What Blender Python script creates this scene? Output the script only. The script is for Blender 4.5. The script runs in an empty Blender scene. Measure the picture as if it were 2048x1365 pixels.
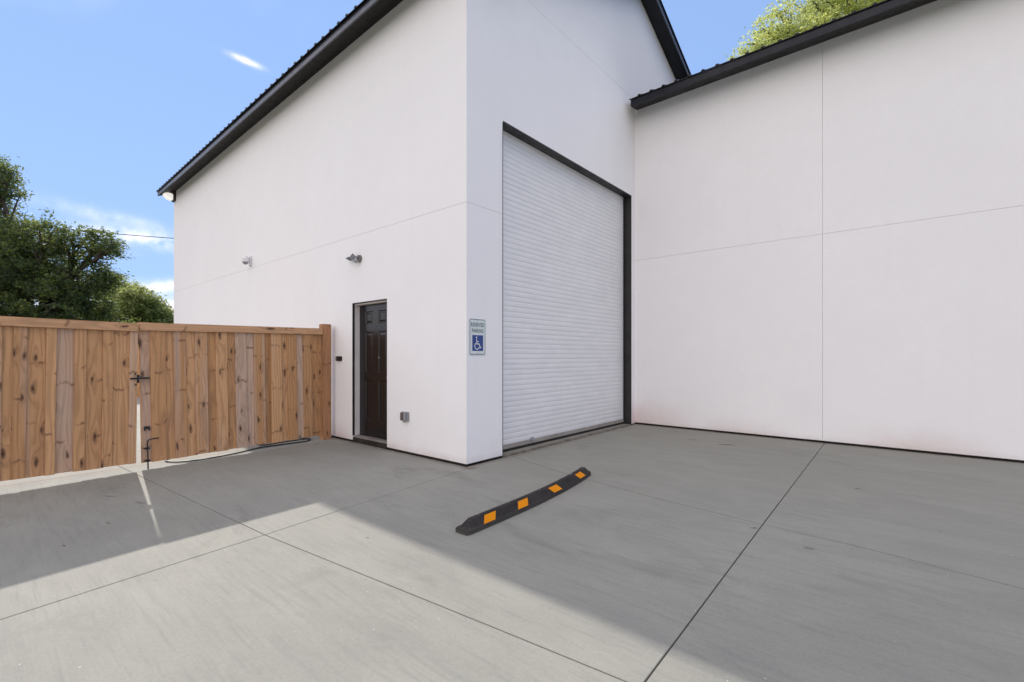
import bpy, bmesh, math, random
import numpy as np
from mathutils import Vector, Matrix, Euler

SC = bpy.context.scene
COL = SC.collection
R = math.radians

# ------------------------------------------------------------------ camera, sky, sun, exposure
CAM = Vector((4.103, -3.968, 1.35))
YAW = R(40.37)
RIGHT = Vector((math.cos(YAW), math.sin(YAW), 0))
FWD = Vector((-math.sin(YAW), math.cos(YAW), 0))
cd = bpy.data.cameras.new('camera'); cam = bpy.data.objects.new('camera', cd); COL.objects.link(cam)
cam.location = CAM; cam.rotation_euler = (R(90), 0, YAW)
cd.sensor_width = 36; cd.lens = 930 / 2048 * 36; cd.shift_y = 30.5 / 2048
cd.clip_start = 0.05; cd.clip_end = 2000
SC.camera = cam

SUN_TO = Vector((-1.63, 0.235, 1.0)).normalized()
SUN_EL = math.asin(SUN_TO.z); SUN_ROT = math.atan2(SUN_TO.x, SUN_TO.y)
SKY_STRENGTH = 0.15
SUN_STRENGTH = 2.0
EXPOSURE = 1.22
FILL_CLOUD_SCALE = 0.8
FILL_CLOUD_SEED = 129.2
FILL_CLOUD_LO = .455
FILL_CLOUD_HI = .575
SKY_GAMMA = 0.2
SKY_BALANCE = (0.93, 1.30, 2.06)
CLOUD_RAD = (5.5, 5.03, 4.78)  # radiance of all cloud, bright and warm to fill the shaded walls

world = bpy.data.worlds.new('World'); SC.world = world; world.use_nodes = True
wt = world.node_tree; wt.nodes.clear()
def wn(t, **k):
    n = wt.nodes.new(t)
    for a, b in k.items(): setattr(n, a, b)
    return n
sky = wn('ShaderNodeTexSky', sky_type='NISHITA', sun_disc=False, sun_elevation=SUN_EL, sun_rotation=SUN_ROT,
         altitude=200, air_density=1.0, dust_density=0.0, ozone_density=3.0)
bg = wn('ShaderNodeBackground'); wo = wn('ShaderNodeOutputWorld')
tc = wn('ShaderNodeTexCoord')
nz = wn('ShaderNodeTexNoise'); nz.inputs['Scale'].default_value = 17; nz.inputs['Detail'].default_value = 6; nz.inputs['Roughness'].default_value = .62
wt.links.new(tc.outputs['Generated'], nz.inputs['Vector'])
def wm(op, a, b=None, c=None):
    m = wn('ShaderNodeMath', operation=op)
    for i, v in enumerate((a, b, c)):
        if v is None: continue
        if isinstance(v, (int, float)): m.inputs[i].default_value = v
        else: wt.links.new(v, m.inputs[i])
    return m.outputs[0]
cloud = None
def blob(d, along, ra, rb, amp):
    """a soft streak of thin cloud in direction d, long axis 'along'"""
    global cloud
    d = Vector(d).normalized(); al = Vector(along); al = (al - d * al.dot(d)).normalized(); up = d.cross(al)
    ds = []
    for ax, rr in ((al, ra), (up, rb)):
        n = wn('ShaderNodeVectorMath', operation='DOT_PRODUCT')
        wt.links.new(tc.outputs['Generated'], n.inputs[0]); n.inputs[1].default_value = ax
        ds.append(wm('POWER', wm('ABSOLUTE', wm('DIVIDE', n.outputs['Value'], rr)), 2.0))
    fr = wn('ShaderNodeVectorMath', operation='DOT_PRODUCT')
    wt.links.new(tc.outputs['Generated'], fr.inputs[0]); fr.inputs[1].default_value = d
    g = wm('EXPONENT', wm('MULTIPLY', wm('ADD', *ds), -1.0))
    g = wm('MULTIPLY', g, wm('GREATER_THAN', fr.outputs['Value'], 0.0))
    n1 = wm('MULTIPLY_ADD', nz.outputs['Fac'], 4.2, -1.45)
    v = wm('MULTIPLY', wm('MULTIPLY', g, n1), amp)
    v = wm('MAXIMUM', v, 0.0)
    cloud = v if cloud is None else wm('ADD', cloud, v)
blob((-1.084, .391, .635), (.55, -.1, -.32), .021, .0042, .85)
blob((-1.225, .262, .248), (.75, .5, -.16), .075, .012, .62)
blob((-1.31, .20, .30), (.7, .5, -.2), .09, .010, .22)
blob((-1.216, .279, .150), (1, .6, .0), .08, .010, .55)
blob((-1.30, .20, .10), (1, .6, .0), .30, .02, .45)
# scattered thin low cloud all round the horizon
sp = wn('ShaderNodeSeparateXYZ'); wt.links.new(tc.outputs['Generated'], sp.inputs[0])
band = wm('EXPONENT', wm('MULTIPLY', wm('POWER', wm('DIVIDE', wm('SUBTRACT', sp.outputs['Z'], .07), .07), 2.0), -1.0))
nz2 = wn('ShaderNodeTexNoise'); nz2.inputs['Scale'].default_value = 3.1; nz2.inputs['Detail'].default_value = 7
mp = wn('ShaderNodeMapping'); mp.inputs['Scale'].default_value = (1, 1, 5)
wt.links.new(tc.outputs['Generated'], mp.inputs[0]); wt.links.new(mp.outputs[0], nz2.inputs['Vector'])
low = wm('MULTIPLY', band, wm('MAXIMUM', wm('MULTIPLY_ADD', nz2.outputs['Fac'], 4.0, -1.9), 0.0))
# added broken cloud, mostly out of view, to fill shaded walls with neutral light
nz3 = wn('ShaderNodeTexNoise', noise_dimensions='4D'); nz3.inputs['Scale'].default_value = FILL_CLOUD_SCALE; nz3.inputs['W'].default_value = FILL_CLOUD_SEED
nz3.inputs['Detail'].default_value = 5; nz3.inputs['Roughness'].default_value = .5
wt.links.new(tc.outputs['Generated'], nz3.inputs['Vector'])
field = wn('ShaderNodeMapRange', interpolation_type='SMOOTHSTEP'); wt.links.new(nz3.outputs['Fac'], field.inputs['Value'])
field.inputs['From Min'].default_value = FILL_CLOUD_LO; field.inputs['From Max'].default_value = FILL_CLOUD_HI
fill_cloud = wm('MULTIPLY', field.outputs[0], .85)
cloud = wm('MINIMUM', wm('ADD', wm('ADD', cloud, low), fill_cloud), .92)
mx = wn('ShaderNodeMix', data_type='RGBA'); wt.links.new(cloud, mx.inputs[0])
# the picture was exposed and balanced for the shade: one even tone curve and balance for the whole sky
gm = wn('ShaderNodeGamma'); wt.links.new(sky.outputs[0], gm.inputs[0]); gm.inputs[1].default_value = SKY_GAMMA
ml = wn('ShaderNodeMix', data_type='RGBA', blend_type='MULTIPLY'); ml.inputs[0].default_value = 1
wt.links.new(gm.outputs[0], ml.inputs[6]); ml.inputs[7].default_value = (*SKY_BALANCE, 1)
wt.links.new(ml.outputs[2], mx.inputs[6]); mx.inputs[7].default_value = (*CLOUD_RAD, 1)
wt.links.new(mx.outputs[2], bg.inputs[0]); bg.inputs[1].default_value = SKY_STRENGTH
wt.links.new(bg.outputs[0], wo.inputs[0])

sd = bpy.data.lights.new('sun', 'SUN'); sun = bpy.data.objects.new('sun', sd); COL.objects.link(sun)
sd.energy = SUN_STRENGTH; sd.angle = R(0.53); sd.color = (1.0, .95, .87)
sun.rotation_euler = (-SUN_TO).to_track_quat('-Z', 'Y').to_euler(); sun.location = SUN_TO * 60

SC.view_settings.view_transform = 'Standard'; SC.view_settings.look = 'None'
SC.view_settings.gamma = 1; SC.view_settings.use_curve_mapping = False
SC.view_settings.exposure = EXPOSURE

# ------------------------------------------------------------------ helpers
SL = 0.010                       # the paving falls away from the wing
def gz(y): return SL * y if y < 0 else .003 * y
rnd = random.Random(7)

def tag(o, label=None, cat=None, group=None, kind=None):
    if label: o['label'] = label
    if cat: o['category'] = cat
    if group: o['group'] = group
    if kind: o['kind'] = kind
    return o
def empty(name, loc=(0, 0, 0), parent=None, rot=None):
    o = bpy.data.objects.new(name, None); COL.objects.link(o); o.location = loc; o.empty_display_size = .1
    if rot: o.rotation_euler = rot
    if parent: o.parent = parent
    return o
def link(name, me, mat=None, parent=None, loc=(0, 0, 0), rot=(0, 0, 0)):
    o = bpy.data.objects.new(name, me); COL.objects.link(o)
    o.location = loc; o.rotation_euler = rot
    if parent: o.parent = parent
    if mat and not me.materials: me.materials.append(mat)
    return o
def mesh(bm, smooth=False, name='m'):
    me = bpy.data.meshes.new(name); bmesh.ops.recalc_face_normals(bm, faces=bm.faces)
    bm.to_mesh(me); bm.free()
    if smooth:
        for p in me.polygons: p.use_smooth = True
    return me
def obj(name, bm, mat=None, parent=None, loc=(0, 0, 0), rot=(0, 0, 0), smooth=False):
    return link(name, mesh(bm, smooth, name), mat, parent, loc, rot)
def box(bm, x0, x1, y0, y1, z0, z1, bev=0):
    b2 = bmesh.new() if bev else bm
    vs = [b2.verts.new((x, y, z)) for x in (x0, x1) for y in (y0, y1) for z in (z0, z1)]
    for f in ((0, 1, 3, 2), (4, 6, 7, 5), (0, 4, 5, 1), (2, 3, 7, 6), (0, 2, 6, 4), (1, 5, 7, 3)):
        b2.faces.new([vs[i] for i in f])
    if bev:
        bmesh.ops.recalc_face_normals(b2, faces=b2.faces)
        bmesh.ops.bevel(b2, geom=b2.edges[:], offset=bev, segments=2, affect='EDGES')
        tmp = bpy.data.meshes.new('tmp'); b2.to_mesh(tmp); b2.free(); bm.from_mesh(tmp); bpy.data.meshes.remove(tmp)
    return bm
def BX(*a, bev=0): return box(bmesh.new(), *a, bev=bev)
def prism(bm, pts, axis, a, b):
    """polygon pts in the plane normal to axis, extruded from a to b.  x:(y,z)  y:(x,z)  z:(x,y)"""
    def mk(p, t): return {'x': (t, p[0], p[1]), 'y': (p[0], t, p[1]), 'z': (p[0], p[1], t)}[axis]
    A = [bm.verts.new(mk(p, a)) for p in pts]; B = [bm.verts.new(mk(p, b)) for p in pts]
    bm.faces.new(A); bm.faces.new(B[::-1]); n = len(pts)
    for i in range(n): bm.faces.new((A[i], B[i], B[(i + 1) % n], A[(i + 1) % n]))
    return bm
def tube(bm, pts, rad, seg=8, cap=True):
    pts = [Vector(p) for p in pts]
    rads = rad if isinstance(rad, (list, tuple)) else [rad] * len(pts)
    rings = []; up = Vector((0, 0, 1)); prev = None
    for i, p in enumerate(pts):
        t = (pts[min(i + 1, len(pts) - 1)] - pts[max(i - 1, 0)]).normalized()
        if prev is None:
            a = t.cross(up)
            if a.length < .1: a = t.cross(Vector((1, 0, 0)))
            a.normalize()
        else:
            a = (prev - t * prev.dot(t)).normalized()
        prev = a; b = t.cross(a)
        rings.append([bm.verts.new(p + (a * math.cos(2 * math.pi * k / seg) + b * math.sin(2 * math.pi * k / seg)) * rads[i]) for k in range(seg)])
    for r0, r1 in zip(rings, rings[1:]):
        for k in range(seg): bm.faces.new((r0[k], r0[(k + 1) % seg], r1[(k + 1) % seg], r1[k]))
    if cap: bm.faces.new(rings[0][::-1]); bm.faces.new(rings[-1])
    return bm
def spline(pts, n=8):
    P = [Vector(p) for p in pts]; out = []
    for i in range(len(P) - 1):
        p0 = P[max(i - 1, 0)]; p1 = P[i]; p2 = P[i + 1]; p3 = P[min(i + 2, len(P) - 1)]
        for k in range(n):
            t = k / n
            out.append(.5 * ((2 * p1) + (-p0 + p2) * t + (2 * p0 - 5 * p1 + 4 * p2 - p3) * t * t + (-p0 + 3 * p1 - 3 * p2 + p3) * t ** 3))
    out.append(P[-1]); return out

class Mat:
    def __init__(s, name, color=(.5, .5, .5), rough=.6, metal=0, spec=.5):
        s.m = bpy.data.materials.new(name); s.m.use_nodes = True; s.t = s.m.node_tree
        s.b = s.t.nodes['Principled BSDF']
        s.b.inputs['Base Color'].default_value = (*color, 1); s.b.inputs['Roughness'].default_value = rough
        s.b.inputs['Metallic'].default_value = metal; s.b.inputs['Specular IOR Level'].default_value = spec
    def n(s, t, **k):
        x = s.t.nodes.new(t)
        for a, b in k.items(): setattr(x, a, b)
        return x
    def put(s, sock, v):
        if hasattr(v, 'default_value') or hasattr(v, 'is_linked'): s.t.links.new(v, sock)
        elif isinstance(v, (tuple, list)) and len(v) == 3 and sock.type == 'RGBA': sock.default_value = (*v, 1)
        else: sock.default_value = v
    def math(s, op, a, b=None, c=None, clamp=False):
        x = s.n('ShaderNodeMath', operation=op); x.use_clamp = clamp
        for i, v in enumerate((a, b, c)):
            if v is not None: s.put(x.inputs[i], v)
        return x.outputs[0]
    def vmath(s, op, a, b=None):
        x = s.n('ShaderNodeVectorMath', operation=op); s.put(x.inputs[0], a)
        if b is not None: s.put(x.inputs[1], b)
        return x.outputs['Value'] if op in ('LENGTH', 'DOT_PRODUCT', 'DISTANCE') else x.outputs[0]
    def pos(s): return s.n('ShaderNodeNewGeometry').outputs['Position']
    def objc(s): return s.n('ShaderNodeTexCoord').outputs['Object']
    def noise(s, vec, scale, detail=4, rough=.55, dist=0, col=False):
        x = s.n('ShaderNodeTexNoise'); x.inputs['Scale'].default_value = scale; x.inputs['Detail'].default_value = detail
        x.inputs['Roughness'].default_value = rough; x.inputs['Distortion'].default_value = dist
        s.t.links.new(vec, x.inputs['Vector']); return x.outputs['Color' if col else 'Fac']
    def scale(s, vec, v): return s.vmath('MULTIPLY', vec, v)
    def ramp(s, fac, stops):
        x = s.n('ShaderNodeValToRGB'); s.t.links.new(fac, x.inputs[0]); e = x.color_ramp.elements
        while len(e) > len(stops): e.remove(e[-1])
        while len(e) < len(stops): e.new(.5)
        for i, (p, c) in enumerate(stops):
            e[i].position = p; e[i].color = (*c, 1) if isinstance(c, (tuple, list)) else (c, c, c, 1)
        return x.outputs[0]
    def mix(s, fac, a, b, mode='MIX'):
        x = s.n('ShaderNodeMix', data_type='RGBA', blend_type=mode)
        s.put(x.inputs[0], fac); s.put(x.inputs[6], a); s.put(x.inputs[7], b); return x.outputs[2]
    def bump(s, h, strength=.3, dist=.01, prev=None):
        x = s.n('ShaderNodeBump'); x.inputs['Strength'].default_value = strength; x.inputs['Distance'].default_value = dist
        s.t.links.new(h, x.inputs['Height'])
        if prev: s.t.links.new(prev, x.inputs['Normal'])
        s.t.links.new(x.outputs[0], s.b.inputs['Normal']); return x.outputs[0]
    def color(s, v): s.put(s.b.inputs['Base Color'], v)
    def rough(s, v): s.put(s.b.inputs['Roughness'], v)
    def sep(s, vec):
        x = s.n('ShaderNodeSeparateXYZ'); s.t.links.new(vec, x.inputs[0]); return x.outputs
    def comb(s, a, b, c):
        x = s.n('ShaderNodeCombineXYZ')
        for i, v in enumerate((a, b, c)): s.put(x.inputs[i], v)
        return x.outputs[0]
    def rand(s): return s.n('ShaderNodeObjectInfo').outputs['Random']

# ------------------------------------------------------------------ materials
def stucco():
    M = Mat('white_stucco', rough=.85, spec=.3); p = M.pos()
    big = M.noise(p, .55, 3); med = M.noise(p, 3.5, 4); fine = M.noise(p, 160, 3, .6)
    c = M.ramp(big, [(.35, (.862, .850, .852)), (.65, (.888, .878, .880))])
    c = M.mix(M.ramp(med, [(.38, .0), (.72, .35)]), c, (.835, .820, .824))
    c = M.mix(M.ramp(M.noise(p, 28, 4, .7), [(.40, .30), (.60, 0.0)]), c, (.82, .81, .812))
    run = M.noise(M.scale(p, (5, 5, .35)), 1.0, 4, .6)
    c = M.mix(M.ramp(run, [(.56, 0.0), (.78, .28)]), c, (.81, .79, .79))
    # soil splash: reddish dust kicked up on the lowest part of the wall in patches
    z = M.sep(p)[2]; wx = M.sep(p)[0]; wy = M.sep(p)[1]
    def stain(cx, cz, rx, rz_, am):
        d = M.math('ADD', M.math('POWER', M.math('ABSOLUTE', M.math('DIVIDE', M.math('SUBTRACT', wx, cx), rx)), 2.0), M.math('POWER', M.math('ABSOLUTE', M.math('DIVIDE', M.math('SUBTRACT', z, cz), rz_)), 2.0))
        g = M.math('MULTIPLY', M.math('EXPONENT', M.math('MULTIPLY', d, -1.0)), M.math('GREATER_THAN', wy, 4.0))
        return M.math('MULTIPLY', g, M.math('MULTIPLY', M.ramp(M.noise(p, 2.6, 5, .65), [(.30, .35), (.65, 1.0)]), am))
    c = M.mix(stain(.25, .12, .75, .32, .55), c, (.66, .46, .43)); c = M.mix(stain(4.2, .10, .60, .20, .38), c, (.66, .50, .43)); c = M.mix(stain(2.9, .62, .16, .22, .10), c, (.55, .52, .56))
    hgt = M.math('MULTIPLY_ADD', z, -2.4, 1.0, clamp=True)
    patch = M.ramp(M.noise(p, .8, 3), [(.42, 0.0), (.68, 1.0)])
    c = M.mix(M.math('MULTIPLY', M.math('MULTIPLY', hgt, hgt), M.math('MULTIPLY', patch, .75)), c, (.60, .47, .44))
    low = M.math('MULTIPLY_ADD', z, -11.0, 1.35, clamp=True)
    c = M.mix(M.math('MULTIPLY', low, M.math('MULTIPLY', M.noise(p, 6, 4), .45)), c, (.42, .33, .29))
    M.color(c)
    tro = M.noise(M.scale(p, (1, 1, 1)), 1.3, 2)
    b1 = M.bump(tro, .5, .012); M.bump(M.math('ADD', fine, M.math('MULTIPLY', M.noise(p, 45, 2), .7)), .30, .0035, b1)
    return M.m
def concrete():
    M = Mat('broomed_concrete', rough=.85, spec=.35); p = M.pos()
    X, Y, Z = M.sep(p)
    big = M.noise(p, .45, 4, .6); med = M.noise(M.scale(p, (1.0, 2.3, 1)), 1.6, 5, .6, .6)
    stre = M.noise(M.scale(p, (.9, 14, 1)), 2.0, 4, .65)
    fine = M.noise(p, 55, 4, .7); broom = M.noise(M.scale(p, (2, 190, 1)), 1.0, 3, .7)
    c = M.ramp(big, [(.28, (.234, .226, .186)), (.5, (.272, .264, .222)), (.75, (.310, .302, .256))])
    c = M.mix(M.ramp(med, [(.36, .42), (.58, 0.0)]), c, (.180, .176, .158))
    c = M.mix(M.ramp(med, [(.58, 0.0), (.78, .5)]), c, (.33, .325, .295))
    c = M.mix(M.ramp(stre, [(.32, .55), (.50, 0.0)]), c, (.170, .167, .150))
    c = M.mix(.30, c, M.ramp(M.math('ADD', M.math('MULTIPLY', fine, .6), M.math('MULTIPLY', broom, .4)), [(.32, (.15, .147, .130)), (.7, (.37, .365, .33))]), 'MIX')
    c = M.mix(M.math('MULTIPLY', M.rand(), .28), c, (.30, .296, .270))
    # trowelled marks gather along tracks where water stood
    tr = M.ramp(M.noise(M.scale(M.vmath('ADD', p, (3.1, .4, 0)), (.5, 1.1, 1)), 1.1, 6, .7, 1.2), [(.57, 0.0), (.70, .42)])
    c = M.mix(tr, c, (.150, .147, .133))
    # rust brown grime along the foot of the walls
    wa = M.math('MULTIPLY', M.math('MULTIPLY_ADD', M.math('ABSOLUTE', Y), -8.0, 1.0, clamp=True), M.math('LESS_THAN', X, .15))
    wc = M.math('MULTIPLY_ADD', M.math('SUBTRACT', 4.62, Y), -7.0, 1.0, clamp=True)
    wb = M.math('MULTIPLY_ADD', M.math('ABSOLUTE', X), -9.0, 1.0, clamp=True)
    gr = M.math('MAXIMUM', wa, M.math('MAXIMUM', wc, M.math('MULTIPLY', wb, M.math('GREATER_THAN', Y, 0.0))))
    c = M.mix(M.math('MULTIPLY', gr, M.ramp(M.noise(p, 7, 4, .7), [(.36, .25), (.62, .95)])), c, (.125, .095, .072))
    # stray marks: chips, oil spots, scuffs
    for (mx_, my_, ra, rb, rot, am) in ((2.03, 3.50, .15, .035, .45, 1.0), (1.48, 3.58, .10, .025, .4, .6), (3.184, .053, .035, .013, .6, 1.0),
                                   (3.714, 1.90, .035, .014, .5, 1.0), (3.576, -.121, .04, .03, .2, .45), (3.35, .95, .012, .01, 0, .6), (4.3, .9, .012, .01, 0, .6),
                                   (-.95, -3.2, .06, .012, .1, .5), (-1.4, -2.9, .09, .02, .3, .45), (-1.9, -3.05, .10, .02, .5, .45), (1.0, -2.0, .02, .012, 0, .6), (-.6, -3.5, .03, .008, .1, .8)):
        dx = M.math('SUBTRACT', X, mx_); dy = M.math('SUBTRACT', Y, my_)
        u = M.math('ADD', M.math('MULTIPLY', dx, math.cos(rot) / ra), M.math('MULTIPLY', dy, math.sin(rot) / ra))
        v = M.math('ADD', M.math('MULTIPLY', dx, -math.sin(rot) / rb), M.math('MULTIPLY', dy, math.cos(rot) / rb))
        d = M.math('ADD', M.math('MULTIPLY', u, u), M.math('MULTIPLY', v, v))
        d = M.math('ADD', d, M.math('MULTIPLY_ADD', M.noise(p, 30, 2), 2.0, -1.0))
        c = M.mix(M.math('MULTIPLY', M.math('MULTIPLY_ADD', d, -1.2, 1.3, clamp=True), am), c, (.055, .050, .045))
    # specular sun glints painted as bright specks on every slab, in shade too
    vo = M.n('ShaderNodeTexVoronoi'); vo.inputs['Scale'].default_value = 17; M.t.links.new(p, vo.inputs['Vector'])
    vr = M.sep(vo.outputs['Color'])[0]
    glint = M.math('MULTIPLY', M.math('LESS_THAN', vo.outputs['Distance'], M.math('MULTIPLY', vr, .065)), M.math('GREATER_THAN', vr, .90))
    c = M.mix(M.math('MULTIPLY', glint, .7), c, (.66, .66, .64))
    M.color(c)
    M.rough(M.ramp(big, [(.3, .78), (.7, .9)]))
    b = M.bump(broom, .35, .0015); b = M.bump(fine, .35, .0018, b); M.bump(M.noise(p, 2.2, 3), .25, .01, b)
    return M.m
def wood(name, tone=(.40, .215, .105), tone2=(.475, .275, .15), gray=(.40, .30, .24), grayamt=1.0, knots=True, along='z'):
    M = Mat(name, rough=.78, spec=.25); o = M.objc(); r = M.rand()
    if along == 'y':
        q = M.sep(o); o = M.comb(q[0], q[2], q[1])
    rn = M.n('ShaderNodeTexWhiteNoise', noise_dimensions='1D'); M.t.links.new(r, rn.inputs['W']); rc = M.sep(rn.outputs['Color'])
    off = M.comb(M.math('MULTIPLY', r, 37.0), M.math('MULTIPLY', rc[0], 53.0), M.math('MULTIPLY', rc[1], 71.0))
    P = M.vmath('ADD', o, off); X, Y, Z = M.sep(P)
    kn = None; dark = None
    if knots:
        vo = M.n('ShaderNodeTexVoronoi', feature='F1', voronoi_dimensions='2D'); vo.inputs['Scale'].default_value = 1.0; vo.inputs['Randomness'].default_value = .95
        wv = M.noise(M.scale(P, (0, 7, 5)), 1.0, 3, .5, col=True)
        kv = M.vmath('ADD', M.comb(M.math('MULTIPLY', Y, 8.0), M.math('MULTIPLY', Z, 2.6), 0.0), M.scale(M.vmath('SUBTRACT', wv, (.5, .5, .5)), (.35, .35, .0)))
        M.t.links.new(kv, vo.inputs['Vector'])
        kd = vo.outputs['Distance']; kr = M.sep(vo.outputs['Color'])[1]
        size = M.math('MULTIPLY_ADD', kr, .17, .01)
        kn = M.math('MULTIPLY', M.math('EXPONENT', M.math('MULTIPLY', kd, -4.2)), M.math('MULTIPLY_ADD', kr, 1.9, -.75, clamp=True))
        dark = M.math('SUBTRACT', 1.0, M.math('DIVIDE', kd, M.math('ADD', size, .02)), clamp=True)
        dark = M.math('MULTIPLY', M.math('MULTIPLY', M.math('GREATER_THAN', kr, .58), M.math('MULTIPLY_ADD', M.noise(M.scale(P, (0, 90, 60)), 1.0, 2), 1.6, .0, clamp=True)), dark)
    g = M.noise(M.scale(P, (3, 5.0, .55)), 1.0, 2, .5)          # slow wander of the growth rings: cathedral arches
    ph = M.math('ADD', M.math('MULTIPLY', Y, 26.0), M.math('MULTIPLY', g, 9.0))
    if kn is not None: ph = M.math('ADD', ph, M.math('MULTIPLY', kn, 4.0))
    ring = M.math('SINE', M.math('MULTIPLY', ph, 4.4))
    ring = M.math('POWER', M.math('MULTIPLY_ADD', ring, .5, .5), 2.4)
    fib = M.noise(M.scale(P, (60, 160, 3.0)), 1.0, 3, .6)
    base = M.mix(rc[2], tone, tone2)
    stripe = M.noise(M.scale(P, (1, 15, .45)), 1.0, 3, .55)
    amt = M.math('MULTIPLY', M.ramp(M.math('ADD', M.math('MULTIPLY', stripe, .55), M.math('MULTIPLY', M.math('POWER', rc[0], 2.0), .40)), [(.41, 0.0), (.58, .92)]), grayamt)
    c = M.mix(amt, base, gray)
    c = M.mix(M.math('MULTIPLY', ring, .40), c, M.mix(amt, tuple(v * .52 for v in tone), tuple(v * .66 for v in gray)))
    c = M.mix(.30, c, M.ramp(fib, [(.3, .28), (.7, .62)]), 'OVERLAY')
    if kn is not None:
        c = M.mix(M.math('MULTIPLY', M.math('POWER', kn, 1.5), .62, clamp=True), c, (.20, .095, .050))
        # dark arcs of bark pockets beside the knots, at whorls across the board
        wz = M.math('ABSOLUTE', M.math('SUBTRACT', M.math('FRACT', M.math('ADD', M.math('MULTIPLY', Z, 1.55), M.math('ADD', M.math('MULTIPLY', M.noise(M.scale(P, (0, 22, 2)), 1.0, 2), .14), M.math('MULTIPLY', M.math('ABSOLUTE', M.sep(o)[1]), M.math('MULTIPLY_ADD', rc[0], 1.6, -.8))))), .5))
        wh = M.math('MULTIPLY_ADD', wz, -30.0, 1.0, clamp=True)
        wh = M.math('MULTIPLY', wh, M.ramp(M.noise(M.scale(P, (0, 11, 1.6)), 1.0, 3, .6), [(.45, 0.0), (.58, .80)]))
        c = M.mix(wh, c, (.16, .078, .045))
        c = M.mix(M.math('MULTIPLY', dark, 1.4, clamp=True), c, (.075, .034, .022))
    dz = M.noise(M.scale(P, (1, 3, 1.2)), 1.0, 4, .6)
    c = M.mix(M.ramp(dz, [(.56, 0.0), (.76, .42)]), c, (.20, .115, .075))
    c = M.mix(1.0, c, M.ramp(rc[1], [(0.0, (.80, .77, .74)), (.5, (.95, .93, .92)), (1.0, (1.0, 1.0, 1.0))]), 'MULTIPLY')
    M.color(c)
    b = M.bump(M.math('SUBTRACT', 1.0, ring), .25, .0012); M.bump(fib, .35, .0012, b)
    return M.m
def painted(name, col, rough=.45, var=.12, metal=0, spec=.5, bump=.15):
    M = Mat(name, col, rough, metal, spec); p = M.pos()
    n = M.noise(p, 4, 4); c = M.mix(M.ramp(n, [(.35, 0.0), (.7, 1.0)]), tuple(v * (1 - var) for v in col), tuple(min(1, v * (1 + var) + .002) for v in col))
    M.color(c); M.rough(M.ramp(M.noise(p, 9, 3), [(.3, max(.05, rough - .08)), (.7, min(1, rough + .1))]))
    M.bump(M.noise(p, 120, 2), bump, .001)
    return M.m
def rubber():
    M = Mat('black_rubber', rough=.75, spec=.3); p = M.pos()
    c = M.mix(M.ramp(M.noise(p, 5, 5, .65), [(.36, 0.0), (.70, .85)]), (.012, .011, .011), (.038, .032, .029))
    c = M.mix(M.ramp(M.noise(p, 110, 3, .7), [(.52, 0.0), (.66, .5)]), c, (.07, .06, .052))
    c = M.mix(M.math('MULTIPLY', M.math('MULTIPLY_ADD', M.sep(p)[2], -28.0, 1.0, clamp=True), .40), c, (.11, .10, .088))
    M.color(c); M.bump(M.noise(p, 130, 3), .5, .002); return M.m
def slatmat():
    M = Mat('white_slat_enamel', rough=.42, spec=.5); p = M.pos()
    c = M.mix(M.ramp(M.noise(M.scale(p, (1, 1, 2.5)), 2.5, 4), [(.35, 0.0), (.7, 1.0)]), (.74, .74, .755), (.79, .79, .80))
    low = M.math('MULTIPLY_ADD', M.sep(p)[2], -1.6, 1.0, clamp=True)
    c = M.mix(M.math('MULTIPLY', low, M.math('MULTIPLY', M.noise(p, 12, 4), .35)), c, (.52, .50, .48))
    M.color(c); M.bump(M.noise(p, 90, 2), .08, .001); return M.m
def grassmat():
    M = Mat('dry_grass', rough=.95, spec=.1); p = M.pos()
    M.color(M.ramp(M.noise(p, .7, 6, .7), [(.3, (.035, .055, .018)), (.55, (.07, .085, .03)), (.75, (.13, .115, .06))])); M.bump(M.noise(p, 30, 3), .8, .05); return M.m
def leafmat(name, dark, light, yellow, trans=.45):
    M = Mat(name, rough=.55, spec=.35)
    a = M.n('ShaderNodeAttribute', attribute_name='tint').outputs['Fac']
    c = M.ramp(a, [(0, dark), (.6, light), (1, yellow)])
    M.color(c)
    tr = M.n('ShaderNodeBsdfTranslucent'); M.t.links.new(M.mix(.55, c, tuple(min(1, v * 2.2) for v in yellow)), tr.inputs[0])
    mx = M.n('ShaderNodeMixShader'); mx.inputs[0].default_value = trans
    M.t.links.new(M.b.outputs[0], mx.inputs[1]); M.t.links.new(tr.outputs[0], mx.inputs[2])
    M.t.links.new(mx.outputs[0], M.t.nodes['Material Output'].inputs['Surface']); return M.m
def bark():
    M = Mat('bark', rough=.9, spec=.1); p = M.pos()
    M.color(M.ramp(M.noise(M.scale(p, (3, 3, .6)), 3, 5), [(.3, (.045, .035, .028)), (.7, (.12, .10, .085))])); M.bump(M.noise(M.scale(p, (4, 4, .7)), 4, 4), .8, .03); return M.m
def doormat():
    M = Mat('dark_brown_door_paint', (.022, .015, .014), .26, 0, .45); o = M.objc()
    M.color(M.mix(M.noise(M.scale(o, (60, 1, 3)), 1, 4), (.007, .0055, .006), (.013, .0095, .010))); M.bump(M.noise(M.scale(o, (90, 1, 4)), 1, 3), .10, .001); return M.m

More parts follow.
